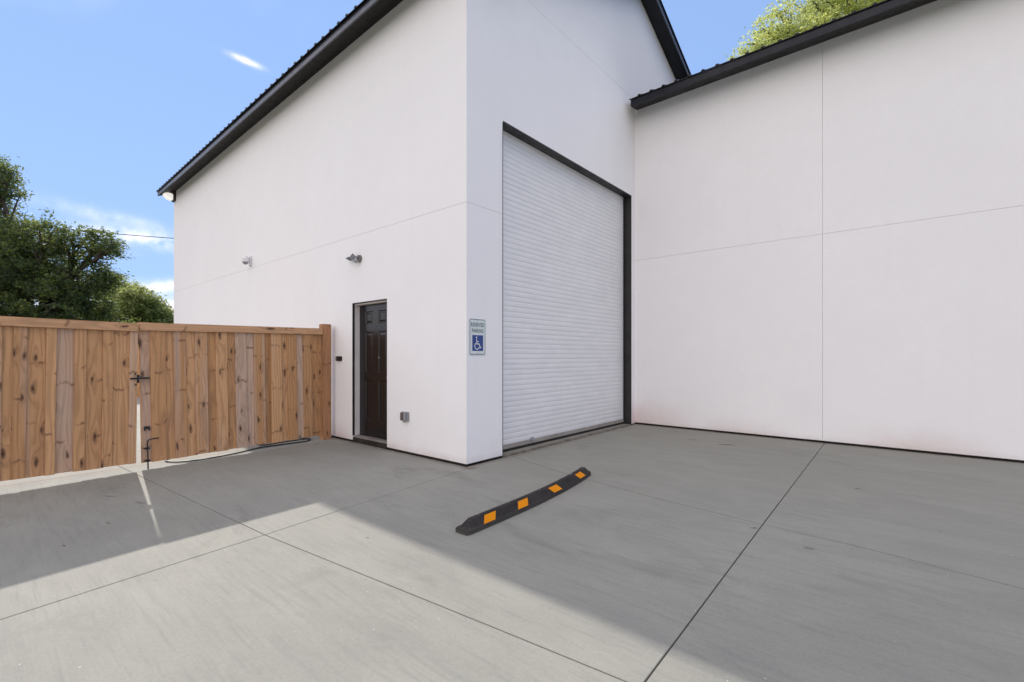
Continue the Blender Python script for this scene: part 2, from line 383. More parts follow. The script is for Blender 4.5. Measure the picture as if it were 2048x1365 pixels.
STUCCO = stucco(); CONC = concrete(); WOOD = wood('pine_picket', (.56, .295, .130), (.69, .40, .20), (.62, .48, .39), .70); WOODTRIM = wood('pine_trim', (.62, .36, .19), (.70, .42, .24), (.56, .41, .33), .6, along='y')
WOODPOST = wood('pine_post', (.44, .225, .105), (.48, .25, .125), (.40, .26, .18), .25)
BLACKM = painted('black_roof_metal', (.008, .008, .010), .45, .10, 0, .4)
FASCIA = painted('charcoal_trim_metal', (.045, .047, .064), .25, .04, 0, .6, bump=.04)
FASCIAW = painted('black_trim_metal', (.010, .011, .018), .42, .04, 0, .30, bump=.04)
SOFFIT = painted('dark_soffit_metal', (.013, .0115, .011), .55, .05, 0, .25, bump=.04)
STEEL = painted('black_steel_jamb', (.020, .018, .018), .50, .25)
RUB = rubber(); ORANGE = painted('amber_reflective_film', (.74, .25, .0), .7, .05, 0, .2, bump=.05)
SLAT = slatmat(); GREYMETAL = painted('grey_cast_metal', (.30, .30, .32), .45, .2); DIRT = painted('joint_dirt', (.050, .046, .040), .95, .4)
FOUND = painted('dark_foundation', (.022, .017, .014), .95, .5); JAMBW = painted('white_door_frame', (.72, .66, .64), .5, .05)
DOOR = doormat(); GRASS = grassmat(); BARK = bark(); IRON = painted('black_iron', (.013, .012, .012), .5, .3)
BARM = painted('taupe_bottom_bar', (.30, .275, .25), .5, .15); SILL = painted('weathered_aluminium_sill', (.33, .30, .28), .5, .2, .4)
HOSE = painted('black_hose', (.018, .017, .018), .5, .2); PLASTIC = painted('white_plastic', (.76, .75, .76), .4, .05)
BLKPL = painted('black_plastic', (.012, .012, .013), .35, .2); SIGNW = painted('sign_white', (.66, .70, .71), .35, .03, bump=.02)
SIGNG = painted('sign_green', (.030, .105, .09), .4, .05, bump=.02); SIGNB = painted('sign_blue', (.018, .05, .23), .4, .05, bump=.02)
BROWNBOX = painted('weathered_box', (.19, .16, .155), .5, .4)

# ------------------------------------------------------------------ ground
bm = bmesh.new(); 
g0 = [(-400, -400), (400, -400), (400, 400), (-400, 400)]
prism(bm, g0, 'z', -1.2, -.16)
tag(obj('ground', bm, GRASS), kind='structure')

pave = empty('pavement'); tag(pave, kind='structure')
# dark bedding seen in the joints, just under the slab tops (stays outside the building)
bm = bmesh.new()
def sheet(pts):
    A = [bm.verts.new((x, y, gz(y) - .011)) for x, y in pts]; B = [bm.verts.new((x, y, gz(y) - .13)) for x, y in pts]
    bm.faces.new(A); bm.faces.new(B[::-1])
    for i in range(len(pts)): bm.faces.new((A[i], B[i], B[(i + 1) % len(pts)], A[(i + 1) % len(pts)]))
sheet([(-21, -14), (12.9, -14), (12.9, 4.63), (-.02, 4.63), (-.02, .02), (-21, .02)])
obj('joint_filler', bm, DIRT, pave)

# grid nodes of the sawn joints (slightly crooked as poured)
XS = [-20.9, -17.4, -13.6, -9.8, -6.5, -3.25]
def lineA(t):  # joint running along the long wall, through the gate
    P = [(-21, -3.1), (-6.5, -2.86), (-3.24, -2.706), (-2.45, -2.653), (.334, -2.472), (2.546, -2.23), (3.262, -2.155), (6.6, -1.80), (12.9, -1.2)]
    for (x0, y0), (x1, y1) in zip(P, P[1:]):
        if t <= x1: return y0 + (y1 - y0) * (t - x0) / (x1 - x0)
    return P[-1][1]
J3 = [(0.0, .823), (.75, .60), (1.374, .443), (2.3, .29), (3.218, .177), (3.76, .150), (4.62, .014), (6.55, -.28), (12.9, -1.0)]
def lineC(t):
    for (x0, y0), (x1, y1) in zip(J3, J3[1:]):
        if t <= x1: return y0 + (y1 - y0) * (t - x0) / (x1 - x0)
    return J3[-1][1]
def inset(poly, ws):
    """shrink a CCW polygon, edge i (i to i+1) by ws[i]"""
    n = len(poly); out = []
    L = []
    for i in range(n):
        a = Vector(poly[i]); b = Vector(poly[(i + 1) % n]); d = (b - a).normalized(); nn = Vector((-d.y, d.x))
        L.append((a + nn * ws[i], d))
    for i in range(n):
        p, d = L[i - 1]; q, e = L[i]; cr = d.x * e.y - d.y * e.x
        if abs(cr) < 1e-4: out.append((q.x, q.y)); continue
        t = ((q.x - p.x) * e.y - (q.y - p.y) * e.x) / cr; v = p + d * t; out.append((v.x, v.y))
    return out
def slab(poly, ws):
    pts = inset(poly, ws); b = bmesh.new(); n = len(pts)
    A = [b.verts.new((x, y, gz(y))) for x, y in pts]; B = [b.verts.new((x, y, gz(y) - .10)) for x, y in pts]
    top = b.faces.new(A); b.faces.new(B[::-1])
    for i in range(n): b.faces.new((A[i], B[i], B[(i + 1) % n], A[(i + 1) % n]))
    bmesh.ops.recalc_face_normals(b, faces=b.faces)
    bmesh.ops.bevel(b, geom=[e for e in top.edges], offset=.0022, segments=1, affect='EDGES')
    obj('slab', b, CONC, pave)
WA, WB, WC, WD, WJ = .0033, .0028, .0036, .0042, .0070
def curve_pts(f, xs): return [(x, f(x)) for x in xs]
# columns: left of the building corner joint, and two to the right
def colx(k, y):   # x of joint line k at y
    if k == 0: return .246 - (y + 1.703) * .107
    if k == 1: return 3.15 - (y - 4.2) * .0175
    if k == 2: return 6.6 - (y - 4.2) * .01
    return 12.85
Y3 = -5.9; Y4 = -9.6; Y5 = -13.9
# rows below joint A
def left_cell(xa, xb, top, bot, wtop, wbot):
    xa0 = xa; poly = [(xa, bot(xa)), (xb, bot(xb)), (xb, top(xb)), (xa, top(xa))]
    slab(poly, [wbot, WB, wtop, WB])
for xa, xb in zip(XS, XS[1:]):
    left_cell(xa, xb, lambda x: -.002, lineA, .001, WA)
    left_cell(xa, xb, lineA, lambda x: Y3, WA, WC)
    left_cell(xa, xb, lambda x: Y3, lambda x: Y4, WC, WC)
    left_cell(xa, xb, lambda x: Y4, lambda x: Y5, WC, WC)
# cell between fence line and corner joint
slab([(-3.25, lineA(-3.25)), (-2.45, lineA(-2.45)), (.334, -2.472), (.0755, -.10), (.066, -.004), (-3.25, -.002)], [WA, WA, WC, WC, .001, WB])
slab([(-3.25, Y3), (colx(0, Y3), Y3), (.46, -3.849), (.334, -2.472), (-2.45, lineA(-2.45)), (-3.25, lineA(-3.25))], [WC, WC, WC, WA, WA, WB])
slab([(-3.25, Y4), (colx(0, Y4), Y4), (colx(0, Y3), Y3), (-3.25, Y3)], [WC] * 4)
slab([(-3.25, Y5), (colx(0, Y5), Y5), (colx(0, Y4), Y4), (-3.25, Y4)], [WC] * 4)
# courtyard corner strip between wall B and joint 1
slab([(.334, -2.472), (2.546, lineA(2.546)), (colx(1, lineA(3.262)), lineA(3.262)), (3.218, .177), (2.3, .29), (1.374, .443), (.75, .60), (.002, .823), (.002, .0), (.066, -.004), (.0755, -.10)],
     [WA, WA, WD, WJ, WJ, WJ, WJ, .001, .001, WC, WC])
slab([(.002, .823), (.75, .60), (1.374, .443), (2.3, .29), (3.218, .177), (3.132, 4.61), (.002, 4.61)], [WJ, WJ, WJ, WJ, WD, .001, .001])
slab([(3.218, .177), (3.76, .150), (4.62, .014), (6.6, lineC(6.6)), (6.55, 4.61), (3.132, 4.61)], [WJ, WJ, WJ, WB, .001, WD])
slab([(colx(1, lineA(3.262)), lineA(3.262)), (6.6, lineA(6.6)), (6.6, lineC(6.6)), (4.62, .014), (3.76, .150), (3.218, .177)], [WA, WB, WJ, WJ, WJ, WD])
slab([(6.6, lineC(6.6)), (12.85, lineC(12.85)), (12.85, 4.61), (6.55, 4.61)], [WB, .001, .001, WB])
slab([(6.6, lineA(6.6)), (12.85, lineA(12.85)), (12.85, lineC(12.85)), (6.6, lineC(6.6))], [WB] * 4)
prev = None
for (k0, k1) in ((0, 1), (1, 2), (2, 3)):
    for ya, yb in ((Y3, None), (Y4, Y3), (Y5, Y4)):
        xb0, xb1 = colx(k0, ya), colx(k1, ya)
        if yb is None:
            if k0 == 0: poly = [(xb0, ya), (xb1, ya), (colx(1, lineA(3.262)), lineA(3.262)), (2.546, lineA(2.546)), (.334, -2.472), (.46, -3.849)]; ws = [WC, WD, WA, WA, WC, WC]
            elif k0 == 1: poly = [(xb0, ya), (xb1, ya), (6.6, lineA(6.6)), (colx(1, lineA(3.262)), lineA(3.262))]; ws = [WC, WB, WA, WD]
            else: poly = [(xb0, ya), (xb1, ya), (12.85, lineA(12.85)), (6.6, lineA(6.6))]; ws = [WC, .001, WA, WB]
        else:
            poly = [(xb0, ya), (xb1, ya), (colx(k1, yb), yb), (colx(k0, yb), yb)]; ws = [WC, WD if k1 == 1 else WB, WC, WD if k0 == 1 else WB]
        slab(poly, ws)

# ------------------------------------------------------------------ building
bld = empty('commercial_building', (0, 0, 0))
tag(bld, 'white stucco building with black metal roofs, tall roller door and dark entrance door', 'building')
XE = -12.3; YR = 4.75; YB = 9.5
PIT = .42; ZW0 = 6.33
def zA(x): return 6.345 + .0165 * x          # soffit line of the long eave, a hair out of level
ZRIDGE = 8.605
JZ = 3.24; JZ2 = 6.40; gap = .0017
T = .022
# --- backing walls (the stucco panels sit T proud of them)
def backing(name, pts, axis, a, b): return obj(name, prism(bmesh.new(), pts, axis, a, b), STUCCO, bld)
DX0, DX1, DZ0, DZ1 = -2.58, -1.652, .02, 2.187
backing('wall', [(XE + .02, .03), (DX0, .03), (DX0, DZ1), (DX1, DZ1), (DX1, .03), (-.26, .03), (-.26, 6.30), (XE + .02, 6.10)], 'y', T, .24)
RY0, RY1, RZ = .673, 4.44, 4.478
def gab(y, off=0): return (ZW0 + .10 + (ZRIDGE - ZW0 - .10) * y / YR if y < YR else ZRIDGE - .41 * (y - YR)) + off
backing('wall', [(T, .03), (RY0, .03), (RY0, RZ), (RY1, RZ), (RY1, .03), (4.9, .03), (4.9, 6.0), (YB, 6.0), (YB, gab(YB) - .03), (YR, gab(YR) - .03), (T, gab(0) - .03)], 'x', -.26, -T)
backing('wall', [(-.02, .05), (9.0, .05), (9.0, 6.22), (-.02, 6.22)], 'y', 4.614 + T, 4.85)
backing('wall', [(T, .03), (YB, .03), (YB, 6.0), (YR, 8.3), (T, 6.1)], 'x', XE + .02, XE + .2)
backing('wall', [(XE + .21, .03), (-.27, .03), (-.27, 6.2), (XE + .21, 6.2)], 'y', YB - .2, YB)
backing('wall', [(4.86, .05), (13.4, .05), (13.4, 6.2), (9.1, 8.0), (4.86, 6.2)], 'x', 8.78, 9.0)
# --- stucco faces, split at the control joints
def panel(pts, axis, a, b): return obj('stucco_panel', prism(bmesh.new(), pts, axis, a, b), STUCCO, bld)
ab = .030
panel([(XE, ab), (DX0, ab), (DX0, DZ1), (DX1, DZ1), (DX1, ab), (0, ab), (0, JZ - gap), (XE, JZ - gap)], 'y', 0, T)
panel([(XE, JZ + gap), (0, JZ + gap), (0, zA(0) + .02), (XE, zA(XE) + .02)], 'y', 0, T)
panel([(T, ab), (RY0, ab), (RY0, JZ - gap), (T, JZ - gap)], 'x', -T, 0)
panel([(T, JZ + gap), (RY0, JZ + gap), (RY0, RZ), (RY1, RZ), (RY1, JZ + gap), (4.614, JZ + gap), (4.614, JZ2 - gap), (T, JZ2 - gap)], 'x', -T, 0)
panel([(RY1, ab), (4.614, ab), (4.614, JZ - gap), (RY1, JZ - gap)], 'x', -T, 0)
panel([(T, JZ2 + gap), (YB, JZ2 + gap), (YB, gab(YB)), (YR, gab(YR)), (T, gab(0))], 'x', -T, 0)
VX = 3.105; cb = .046
for x0, x1 in ((0.0, VX - gap), (VX + gap, 9.0)):
    panel([(x0, cb), (x1, cb), (x1, JZ - gap), (x0, JZ - gap)], 'y', 4.614, 4.614 + T)
    panel([(x0, JZ + gap), (x1, JZ + gap), (x1, 6.235), (x0, 6.235)], 'y', 4.614, 4.614 + T)
# end wall facing: closes the corner
panel([(T, ab), (YB, ab), (YB, 6.2), (YR, 8.4), (T, zA(XE))], 'x', XE, XE + T - .003)
# --- dark footing in the gap under the stucco
bm = bmesh.new()
box(bm, XE + .05, DX0 - .001, .022, .2, -.25, .1); box(bm, DX1 + .001, -.022, .022, .2, -.25, .1)
box(bm, -.2, -.022, .201, RY0 - .001, -.25, .1)
box(bm, -.2, -.022, RY1 + .03, 4.637, -.25, .1); box(bm, -.2, 9.0, 4.638, 4.8, -.25, .12)
obj('foundation', bm, FOUND, bld)
# concrete sill in the roller door recess
bm = bmesh.new(); box(bm, -.40, -.003, RY0 + .001, RY1 - .001, -.2, .022, bev=.004); obj('door_apron', bm, CONC, bld)

# --- roof over the long wall
roof = empty('roof', (0, 0, 0), bld)
XR = .29; XL = -12.46
def eave_profile(x):
    """points (y,z) of the boxed eave at x, outer fascia at y=-OV"""
    return zA(x)
OV = .33
def sweepx(name, prof, x0, x1, mat, parent, lift=zA, z_of=None):
    b = bmesh.new(); A = [b.verts.new((x0, y, z + lift(x0))) for y, z in prof]; B = [b.verts.new((x1, y, z + lift(x1))) for y, z in prof]
    b.faces.new(A); b.faces.new(B[::-1]); n = len(prof)
    for i in range(n): b.faces.new((A[i], B[i], B[(i + 1) % n], A[(i + 1) % n]))
    return obj(name, b, mat, parent)
so = -.139
sweepx('soffit', [(-.002, 0), (-OV + .004, so), (-OV + .004, so + .02), (-.002, .02)], XL + .02, XR - .03, SOFFIT, roof)
sweepx('fascia', [(-OV, so - .004), (-OV - .022, so - .004), (-OV - .022, so + .082), (-OV, so + .082)], XL, XR, FASCIA, roof)
sweepx('drip_edge', [(-OV - .018, so + .084), (-OV - .030, so + .086), (-OV - .030, so + .100), (-OV + .05, so + .104)], XL, XR, BLACKM, roof)
# metal panel sheet up to the ridge; far slope too
def sheetroof(name, y0, z0, y1, z1, x0, x1, parent, lift, th=.012):
    b = bmesh.new(); P = [(x0, y0, z0), (x1, y0, z0), (x1, y1, z1), (x0, y1, z1)]
    A = [b.verts.new((x, y, z + lift(x))) for x, y, z in P]; B = [b.verts.new((x, y, z + th + lift(x))) for x, y, z in P]
    b.faces.new(A[::-1]); b.faces.new(B)
    for i in range(4): b.faces.new((A[i], A[(i + 1) % 4], B[(i + 1) % 4], B[i]))
    return obj(name, b, BLACKM, parent)
ys, zs = -OV - .055, so + .106
slA = (ZRIDGE + .10 - (zs + 6.345)) / (YR - ys)
zr = zs + slA * (YR - ys)
sheetroof('roof_panel', ys, zs, YR, zr, XL - .02, XR + .02, roof, zA)
sheetroof('roof_panel', YB + .35, zr - .41 * (YB + .35 - YR), YR + .001, zr, XL - .02, XR + .02, roof, zA)
# ribs of the metal panels (trapezoid section), shared mesh
def ribmesh(L, slope, w=.030, h=.022):
    b = bmesh.new(); pr = [(-w, 0), (-w * .45, h), (w * .45, h), (w, 0)]
    A = [b.verts.new((x, 0, z)) for x, z in pr]; B = [b.verts.new((x, L, z + slope * L)) for x, z in pr]
    b.faces.new(A); b.faces.new(B[::-1])
    for i in range(4): b.faces.new((A[i], B[i], B[(i + 1) % 4], A[(i + 1) % 4]))
    return mesh(b, name='rib')
rm = ribmesh(YR - ys, slA); rm.materials.append(BLACKM)
k = 0; x = XR - .05
while x > XL:
    link('rib', rm, None, roof, (x, ys - .006, zs + .013 + zA(x))); x -= .2335
    k += 1
# rake boards and soffit on the gable over the roller door, following both slopes
def rake(ya, za, yb, zb, mats):
    for nm, (x0, x1, lo, hi), m in mats:
        b = bmesh.new()
        P = [(x0, ya, za + lo), (x1, ya, za + lo), (x1, ya, za + hi), (x0, ya, za + hi)]
        Q = [(x0, yb, zb + lo), (x1, yb, zb + lo), (x1, yb, zb + hi), (x0, yb, zb + hi)]
        A = [b.verts.new(p) for p in P]; B = [b.verts.new(p) for p in Q]
        b.faces.new(A); b.faces.new(B[::-1])
        for i in range(4): b.faces.new((A[i], B[i], B[(i + 1) % 4], A[(i + 1) % 4]))
        obj(nm, b, m, roof)
mats = (('rake_soffit', (.003, .262, -.012, .015), BLACKM), ('rake_board', (.263, .285, -.018, .105), FASCIA), ('rake_flashing', (.20, .300, .106, .135), BLACKM))
rake(-OV, gab(0) - .42 * .33 - .02, YR - .001, gab(YR), mats)
rake(YR + .001, gab(YR), YB + .3, gab(YB) - .12, mats)

# --- wing roof
wing = empty('wing_roof', (0, 0, 0), bld)
CO = .42; ye = 4.614 - CO; zc = 6.20
z0 = lambda x: 0.0
fb = zc - .128
def quadprism(name, prof, x0a, x0b, x1, mat, parent):
    """profile swept along x; left end slants from x0a at the wall to x0b at the eave"""
    b = bmesh.new()
    def xl(y): return x0a + (x0b - x0a) * min(1, max(0, (4.614 - y) / CO))
    A = [b.verts.new((xl(y), y, z)) for y, z in prof]; B = [b.verts.new((x1, y, z)) for y, z in prof]
    b.faces.new(A); b.faces.new(B[::-1]); n = len(prof)
    for i in range(n): b.faces.new((A[i], B[i], B[(i + 1) % n], A[(i + 1) % n]))
    return obj(name, b, mat, parent)
quadprism('soffit', [(4.612, zc), (ye + .004, fb), (ye + .004, fb + .02), (4.612, zc + .02)], .045, .125, 9.2, SOFFIT, wing)
quadprism('fascia', [(ye, fb - .004), (ye - .022, fb - .004), (ye - .022, fb + .112), (ye, fb + .112)], .045, .125, 9.2, FASCIAW, wing)
bm = bmesh.new(); prism(bm, [(4.60, zc + .021), (ye + .005, fb + .022), (ye + .005, fb + .112), (4.60, zc + .26)], 'x', .11, .135)
obj('end_cap', bm, FASCIAW, wing)
yw, zw = ye - .045, fb + .116
bm = bmesh.new()
P = [(.095, yw, zw), (9.25, yw, zw), (9.25, 9.1, zw + .42 * (9.1 - yw)), (.02, 9.1, zw + .42 * (9.1 - yw)), (.02, 5.0, zw + .42 * (5.0 - yw))]
A = [bm.verts.new(p) for p in P]; B = [bm.verts.new((p[0], p[1], p[2] + .012)) for p in P]
bm.faces.new(A[::-1]); bm.faces.new(B)
for i in range(5): bm.faces.new((A[i], A[(i + 1) % 5], B[(i + 1) % 5], B[i]))
obj('roof_panel', bm, BLACKM, wing)
bm = bmesh.new(); zt = zw + .42 * (9.1 - yw)
P = [(.02, 9.101, zt), (9.25, 9.101, zt), (9.25, 13.8, zt - .42 * 4.7), (.02, 13.8, zt - .42 * 4.7)]
A = [bm.verts.new(p) for p in P]; B = [bm.verts.new((p[0], p[1], p[2] + .012)) for p in P]
bm.faces.new(A[::-1]); bm.faces.new(B)
for i in range(4): bm.faces.new((A[i], A[(i + 1) % 4], B[(i + 1) % 4], B[i]))
obj('roof_panel', bm, BLACKM, wing)
rm2 = ribmesh(9.05 - yw, .42, .030, .024); rm2.materials.append(BLACKM)
x = .30
while x < 9.2: link('rib', rm2, None, wing, (x, yw - .006, zw + .012)); x += .2305
# --- roller door
rol = empty('roller_door', (-.16, 0, 0), bld)
XC = 0.0
b = bmesh.new(); n = 6; pts = []
H = .0745
for i in range(n + 1):
    a = i / n; pts.append((.0035 + .0032 * math.sin(math.pi * a) ** .5, a * (H - .007)))
prof = [(-.012, 0)] + [(px, pz) for px, pz in pts] + [(-.002, H - .0065), (-.002, H), (-.012, H)]
A = [b.verts.new((px, RY0 - .05, pz)) for px, pz in prof]; B = [b.verts.new((px, 4.475, pz)) for px, pz in prof]
b.faces.new(A); b.faces.new(B[::-1])
for i in range(len(prof)): b.faces.new((A[i], B[i], B[(i + 1) % len(prof)], A[(i + 1) % len(prof)]))
sm = mesh(b, name='slat'); sm.materials.append(SLAT)
zb = .118; zz = zb; ns = 0
while zz < 4.40: link('slat', sm, None, rol, (XC, 0, zz)); zz += H; ns += 1
bm = bmesh.new(); box(bm, -.010, .012, RY0 - .05, 4.472, zz, zz + .16); obj('top_slat', bm, SLAT, rol)
bm = bmesh.new(); box(bm, -.02, .022, RY0 - .04, 4.468, .062, .116, bev=.003); obj('bottom_bar', bm, BARM, rol)
bm = bmesh.new(); box(bm, -.012, .012, RY0 - .04, 4.468, .022, .0615); obj('rubber_seal', bm, RUB, rol)
bm = bmesh.new(); box(bm, .0225, .050, 1.44, 1.53, .10, .125, bev=.003); box(bm, .0225, .034, 1.45, 1.52, .126, .150, bev=.003); obj('latch_handle', bm, GREYMETAL, rol)
# steel frame lining the opening
frm = empty('roller_frame', (0, 0, 0), bld)
bm = bmesh.new(); box(bm, -.30, .0035, RY0 - .0, RY1 + .014, RZ - .010, RZ + .008); obj('header', bm, STEEL, frm)
bm = bmesh.new(); box(bm, -.128, .0035, RY1 - .002, RY1 + .013, .02, RZ - .011); box(bm, -.145, -.1285, RY1 - .035, RY1 + .013, .02, RZ - .011)
obj('jamb', bm, STEEL, frm)
bm = bmesh.new(); box(bm, -.14, .002, RY0 - .012, RY0 - .0005, .02, RZ - .011); obj('jamb', bm, STEEL, frm)
# side guide brackets seen as small bolts on the dark jamb
for zq in (1.0, 2.2, 3.4):
    bm = bmesh.new(); tube(bm, [(-.05, RY1 - .003, zq), (-.05, RY1 - .010, zq)], .009, 8); obj('bolt', bm, STEEL, frm)
bm = bmesh.new(); box(bm, -.6, -.32, RY0 - .2, 4.7, RZ - .2, RZ + .4); obj('coil_hood', bm, STEEL, frm)

# --- entrance door
ent = empty('entrance_door', (0, 0, 0), bld)
yd = .118; dx0, dx1, dz0, dz1 = -2.565, -1.66, .100, 2.145
# six-panel slab: front face with recessed fields and raised centres
b = bmesh.new()
cols = [(-2.403, -2.195), (-2.047, -1.83)]; rows = [(.33, .98), (1.10, 1.728), (1.853, 2.05)]
xs = sorted({dx0, dx1, *[c for p in cols for c in p]}); zs_ = sorted({dz0, dz1, *[c for p in rows for c in p]})
def vv(x, y, z): return b.verts.new((x, y, z))
for xa, xb in zip(xs, xs[1:]):
    for za, zb_ in zip(zs_, zs_[1:]):
        fld = any(abs(xa - c0) < 1e-6 for c0, c1 in cols) and any(abs(za - r0) < 1e-6 for r0, r1 in rows)
        if not fld:
            b.faces.new([vv(xa, yd, za), vv(xb, yd, za), vv(xb, yd, zb_), vv(xa, yd, zb_)])
        else:
            lev = [(0, yd), (.012, yd + .013), (.024, yd + .013), (.050, yd + .003)]
            rings = [[vv(xa + o, y, za + o), vv(xb - o, y, za + o), vv(xb - o, y, zb_ - o), vv(xa + o, y, zb_ - o)] for o, y in lev]
            for r0, r1 in zip(rings, rings[1:]):
                for i in range(4): b.faces.new([r0[i], r0[(i + 1) % 4], r1[(i + 1) % 4], r1[i]])
            b.faces.new(rings[-1])
bmesh.ops.remove_doubles(b, verts=b.verts, dist=1e-5)
me = bpy.data.meshes.new('door_slab'); b.to_mesh(me); b.free()
link('door_slab', me, DOOR, ent)
bm = bmesh.new(); box(bm, dx0, dx1, yd + .014, yd + .045, dz0, dz1); obj('door_core', bm, DOOR, ent)
bm = bmesh.new(); tube(bm, [(-1.72, yd, 1.03), (-1.72, yd - .03, 1.03)], .012, 10); tube(bm, [(-1.72, yd - .03, 1.03), (-1.72, yd - .065, 1.03)], [.026, .02], 12); obj('door_knob', bm, GREYMETAL, ent)
bm = bmesh.new(); tube(bm, [(-2.02, yd + .001, 1.33), (-2.02, yd - .012, 1.33)], .010, 10); obj('peephole', bm, GREYMETAL, ent)
fr = empty('door_frame', (0, 0, 0), bld)
bm = bmesh.new()
box(bm, DX0 - .001, DX0 + .010, -.003, .034, .10, DZ1); box(bm, DX0 + .0105, DX1, -.003, .034, DZ1 - .012, DZ1 + .0005)
obj('outer_trim', bm, STEEL, fr)
bm = bmesh.new(); box(bm, DX0 + .001, DX0 + .014, .0345, .20, .10, DZ1 - .002); box(bm, DX1 - .014, DX1 - .001, .0345, .20, .10, DZ1 - .002)
box(bm, DX0 + .0145, DX1 - .0145, .0345, .20, DZ1 - .034, DZ1 - .002); obj('frame', bm, JAMBW, fr)
bm = bmesh.new(); box(bm, DX0 + .015, DX1 - .015, .012, .20, .072, .096, bev=.004); obj('threshold', bm, SILL, fr)
bm = bmesh.new(); box(bm, DX0 + .0005, DX1 - .0005, .006, .20, -.1, .0715); obj('riser', bm, FOUND, fr)

# ------------------------------------------------------------------ wooden gates, post, fence beyond
BT = .017
def board_mesh(w, h, t=BT, cupped=.0):
    b = bmesh.new(); box(b, -t / 2, t / 2, -w / 2, w / 2, 0, h, bev=.0022); me = mesh(b, name='picket'); me.materials.append(WOOD); return me
def gate(root, edges, ztop, zbot, first_front):
    """edges: picket boundaries in y; front boards lap over the ones behind. root sits on the hinge line."""
    for i, (ya, yb) in enumerate(zip(edges, edges[1:])):
        front = (i % 2 == 0) == first_front
        if front: w = yb - ya; x = .012
        else: w = (yb - ya) + .045; x = -.0065
        yc = (ya + yb) / 2
        if i == 0 and not front: yc += .011; w -= .0225
        if i == len(edges) - 2 and not front: yc -= .011; w -= .0225
        dz = rnd.uniform(-.006, .006)
        o = link('picket', board_mesh(w - .002, ztop - zbot - .03 - dz), None, root, (x + rnd.uniform(-.001, .001), yc, zbot + dz), (rnd.uniform(-.001, .001), 0, rnd.uniform(-.012, .012)))
    y0, y1 = edges[0], edges[-1]
    bm = bmesh.new(); box(bm, -.008, .011, -(y1 - y0) / 2, (y1 - y0) / 2, 0, .098, bev=.003)
    o = obj('trim_board', bm, WOODTRIM, root, (.0215 + .011, (y0 + y1) / 2, ztop - .104))
    bm = bmesh.new(); box(bm, -.055, -.020, -(y1 - y0) / 2, (y1 - y0) / 2, 0, .030, bev=.002)
    obj('top_rail', bm, WOODTRIM, root, (.0, (y0 + y1) / 2, ztop - .036))
    for zr_ in (zbot + .18, (zbot + ztop) / 2, ztop - .22):
        bm = bmesh.new(); box(bm, -.055, -.0165, -(y1 - y0) / 2 + .03, (y1 - y0) / 2 - .03, 0, .09); obj('rail', bm, WOODTRIM, root, (0, (y0 + y1) / 2, zr_))
GX = -3.119; KX = math.atan(.045)
def gx(y): return GX - .045 * (y + .291)
# left leaf: sags slightly towards the middle
eL = [-4.62, -4.52, -4.38, -4.295, -4.16, -4.07, -3.94, -3.86, -3.737, -3.661, -3.559, -3.417, -3.336, -3.192, -3.094, -2.95, -2.856, -2.708, -2.628]
g1 = empty('wooden_gate', (gx(-4.62), -4.62, 0), rot=(R(-.65), 0, KX))
tag(g1, 'left leaf of the wooden double gate, cut off by the photo edge', 'gate', 'leaves of the wooden double gate')
gate(g1, [y + 4.62 for y in eL], 1.776, .080, False)
# right leaf
eR = [-2.577, -2.475, -2.317, -2.231, -2.094, -1.996, -1.85, -1.753, -1.606, -1.507, -1.355, -1.262, -1.105, -1.019, -.864, -.777, -.628, -.528, -.384, -.205]
g2 = empty('wooden_gate', (gx(-.255), -.255, 0), rot=(R(.87), 0, KX))
tag(g2, 'right leaf of the wooden double gate, with drop rod, beside the post', 'gate', 'leaves of the wooden double gate')
gate(g2, [y + .255 for y in eR], 1.803, .078, False)
fx = .024
# latch bar with thumb plates
bm = bmesh.new(); yl = -2.60 + .255; zl = 1.118
box(bm, fx, fx + .008, yl - .075, yl + .115, zl - .010, zl + .010, bev=.002)
box(bm, fx + .008, fx + .020, yl - .012, yl + .010, zl - .055, zl + .045, bev=.003)
tube(bm, [(fx + .012, yl - .022, zl + .045), (fx + .012, yl - .028, zl + .060)], .009, 8)
tube(bm, [(fx + .012, yl - .022, zl - .062), (fx + .012, yl - .026, zl - .085)], .008, 8)
tube(bm, [(fx + .012, yl + .0, zl + .022), (fx + .012, yl + .03, zl + .024)], .008, 8)
obj('gate_latch', bm, IRON, g2)
bm = bmesh.new(); yk = -2.524 + .255; zk = .505
box(bm, fx, fx + .007, yk - .028, yk + .032, zk - .012, zk + .022, bev=.002)
tube(bm, [(fx, yk - .020, zk - .020), (fx + .014, yk - .020, zk - .020)], .010, 8); tube(bm, [(fx, yk + .024, zk - .020), (fx + .014, yk + .024, zk - .020)], .010, 8)
obj('keeper_plate', bm, IRON, g2)
rod = bmesh.new(); yr_ = -2.524 + .255
tube(rod, spline([(fx + .03, yr_, -.003), (fx + .03, yr_, .20), (fx + .03, yr_, .335), (fx + .03, yr_ + .012, .36), (fx + .03, yr_ + .035, .367), (fx + .03, yr_ + .115, .371)], 4), .0075, 8)
dr = obj('drop_rod', rod, IRON, g2, smooth=True)
for zq in (.26, .11):
    bm = bmesh.new(); box(bm, fx, fx + .040, yr_ - .022, yr_ + .022, zq - .011, zq + .011, bev=.003); tube(bm, [(fx, yr_ - .03, zq), (fx + .012, yr_ - .03, zq)], .009, 8); obj('rod_bracket', bm, IRON, g2)

bm = bmesh.new(); box(bm, -.07, .07, -.07, .07, -.3, 1.872, bev=.005)
po = obj('gate_post', bm, WOODPOST, None, (-3.145, -.155, 0)); tag(po, 'thick square wooden post between the gate and the white wall', 'post')
bm = bmesh.new(); box(bm, -.07, .07, -.07, .07, -.3, 1.85, bev=.005)
po = obj('gate_post', bm, WOODPOST, None, (-2.93, -4.72, 0)); tag(po, 'square wooden post at the far left end of the gate, outside the photo', 'post')

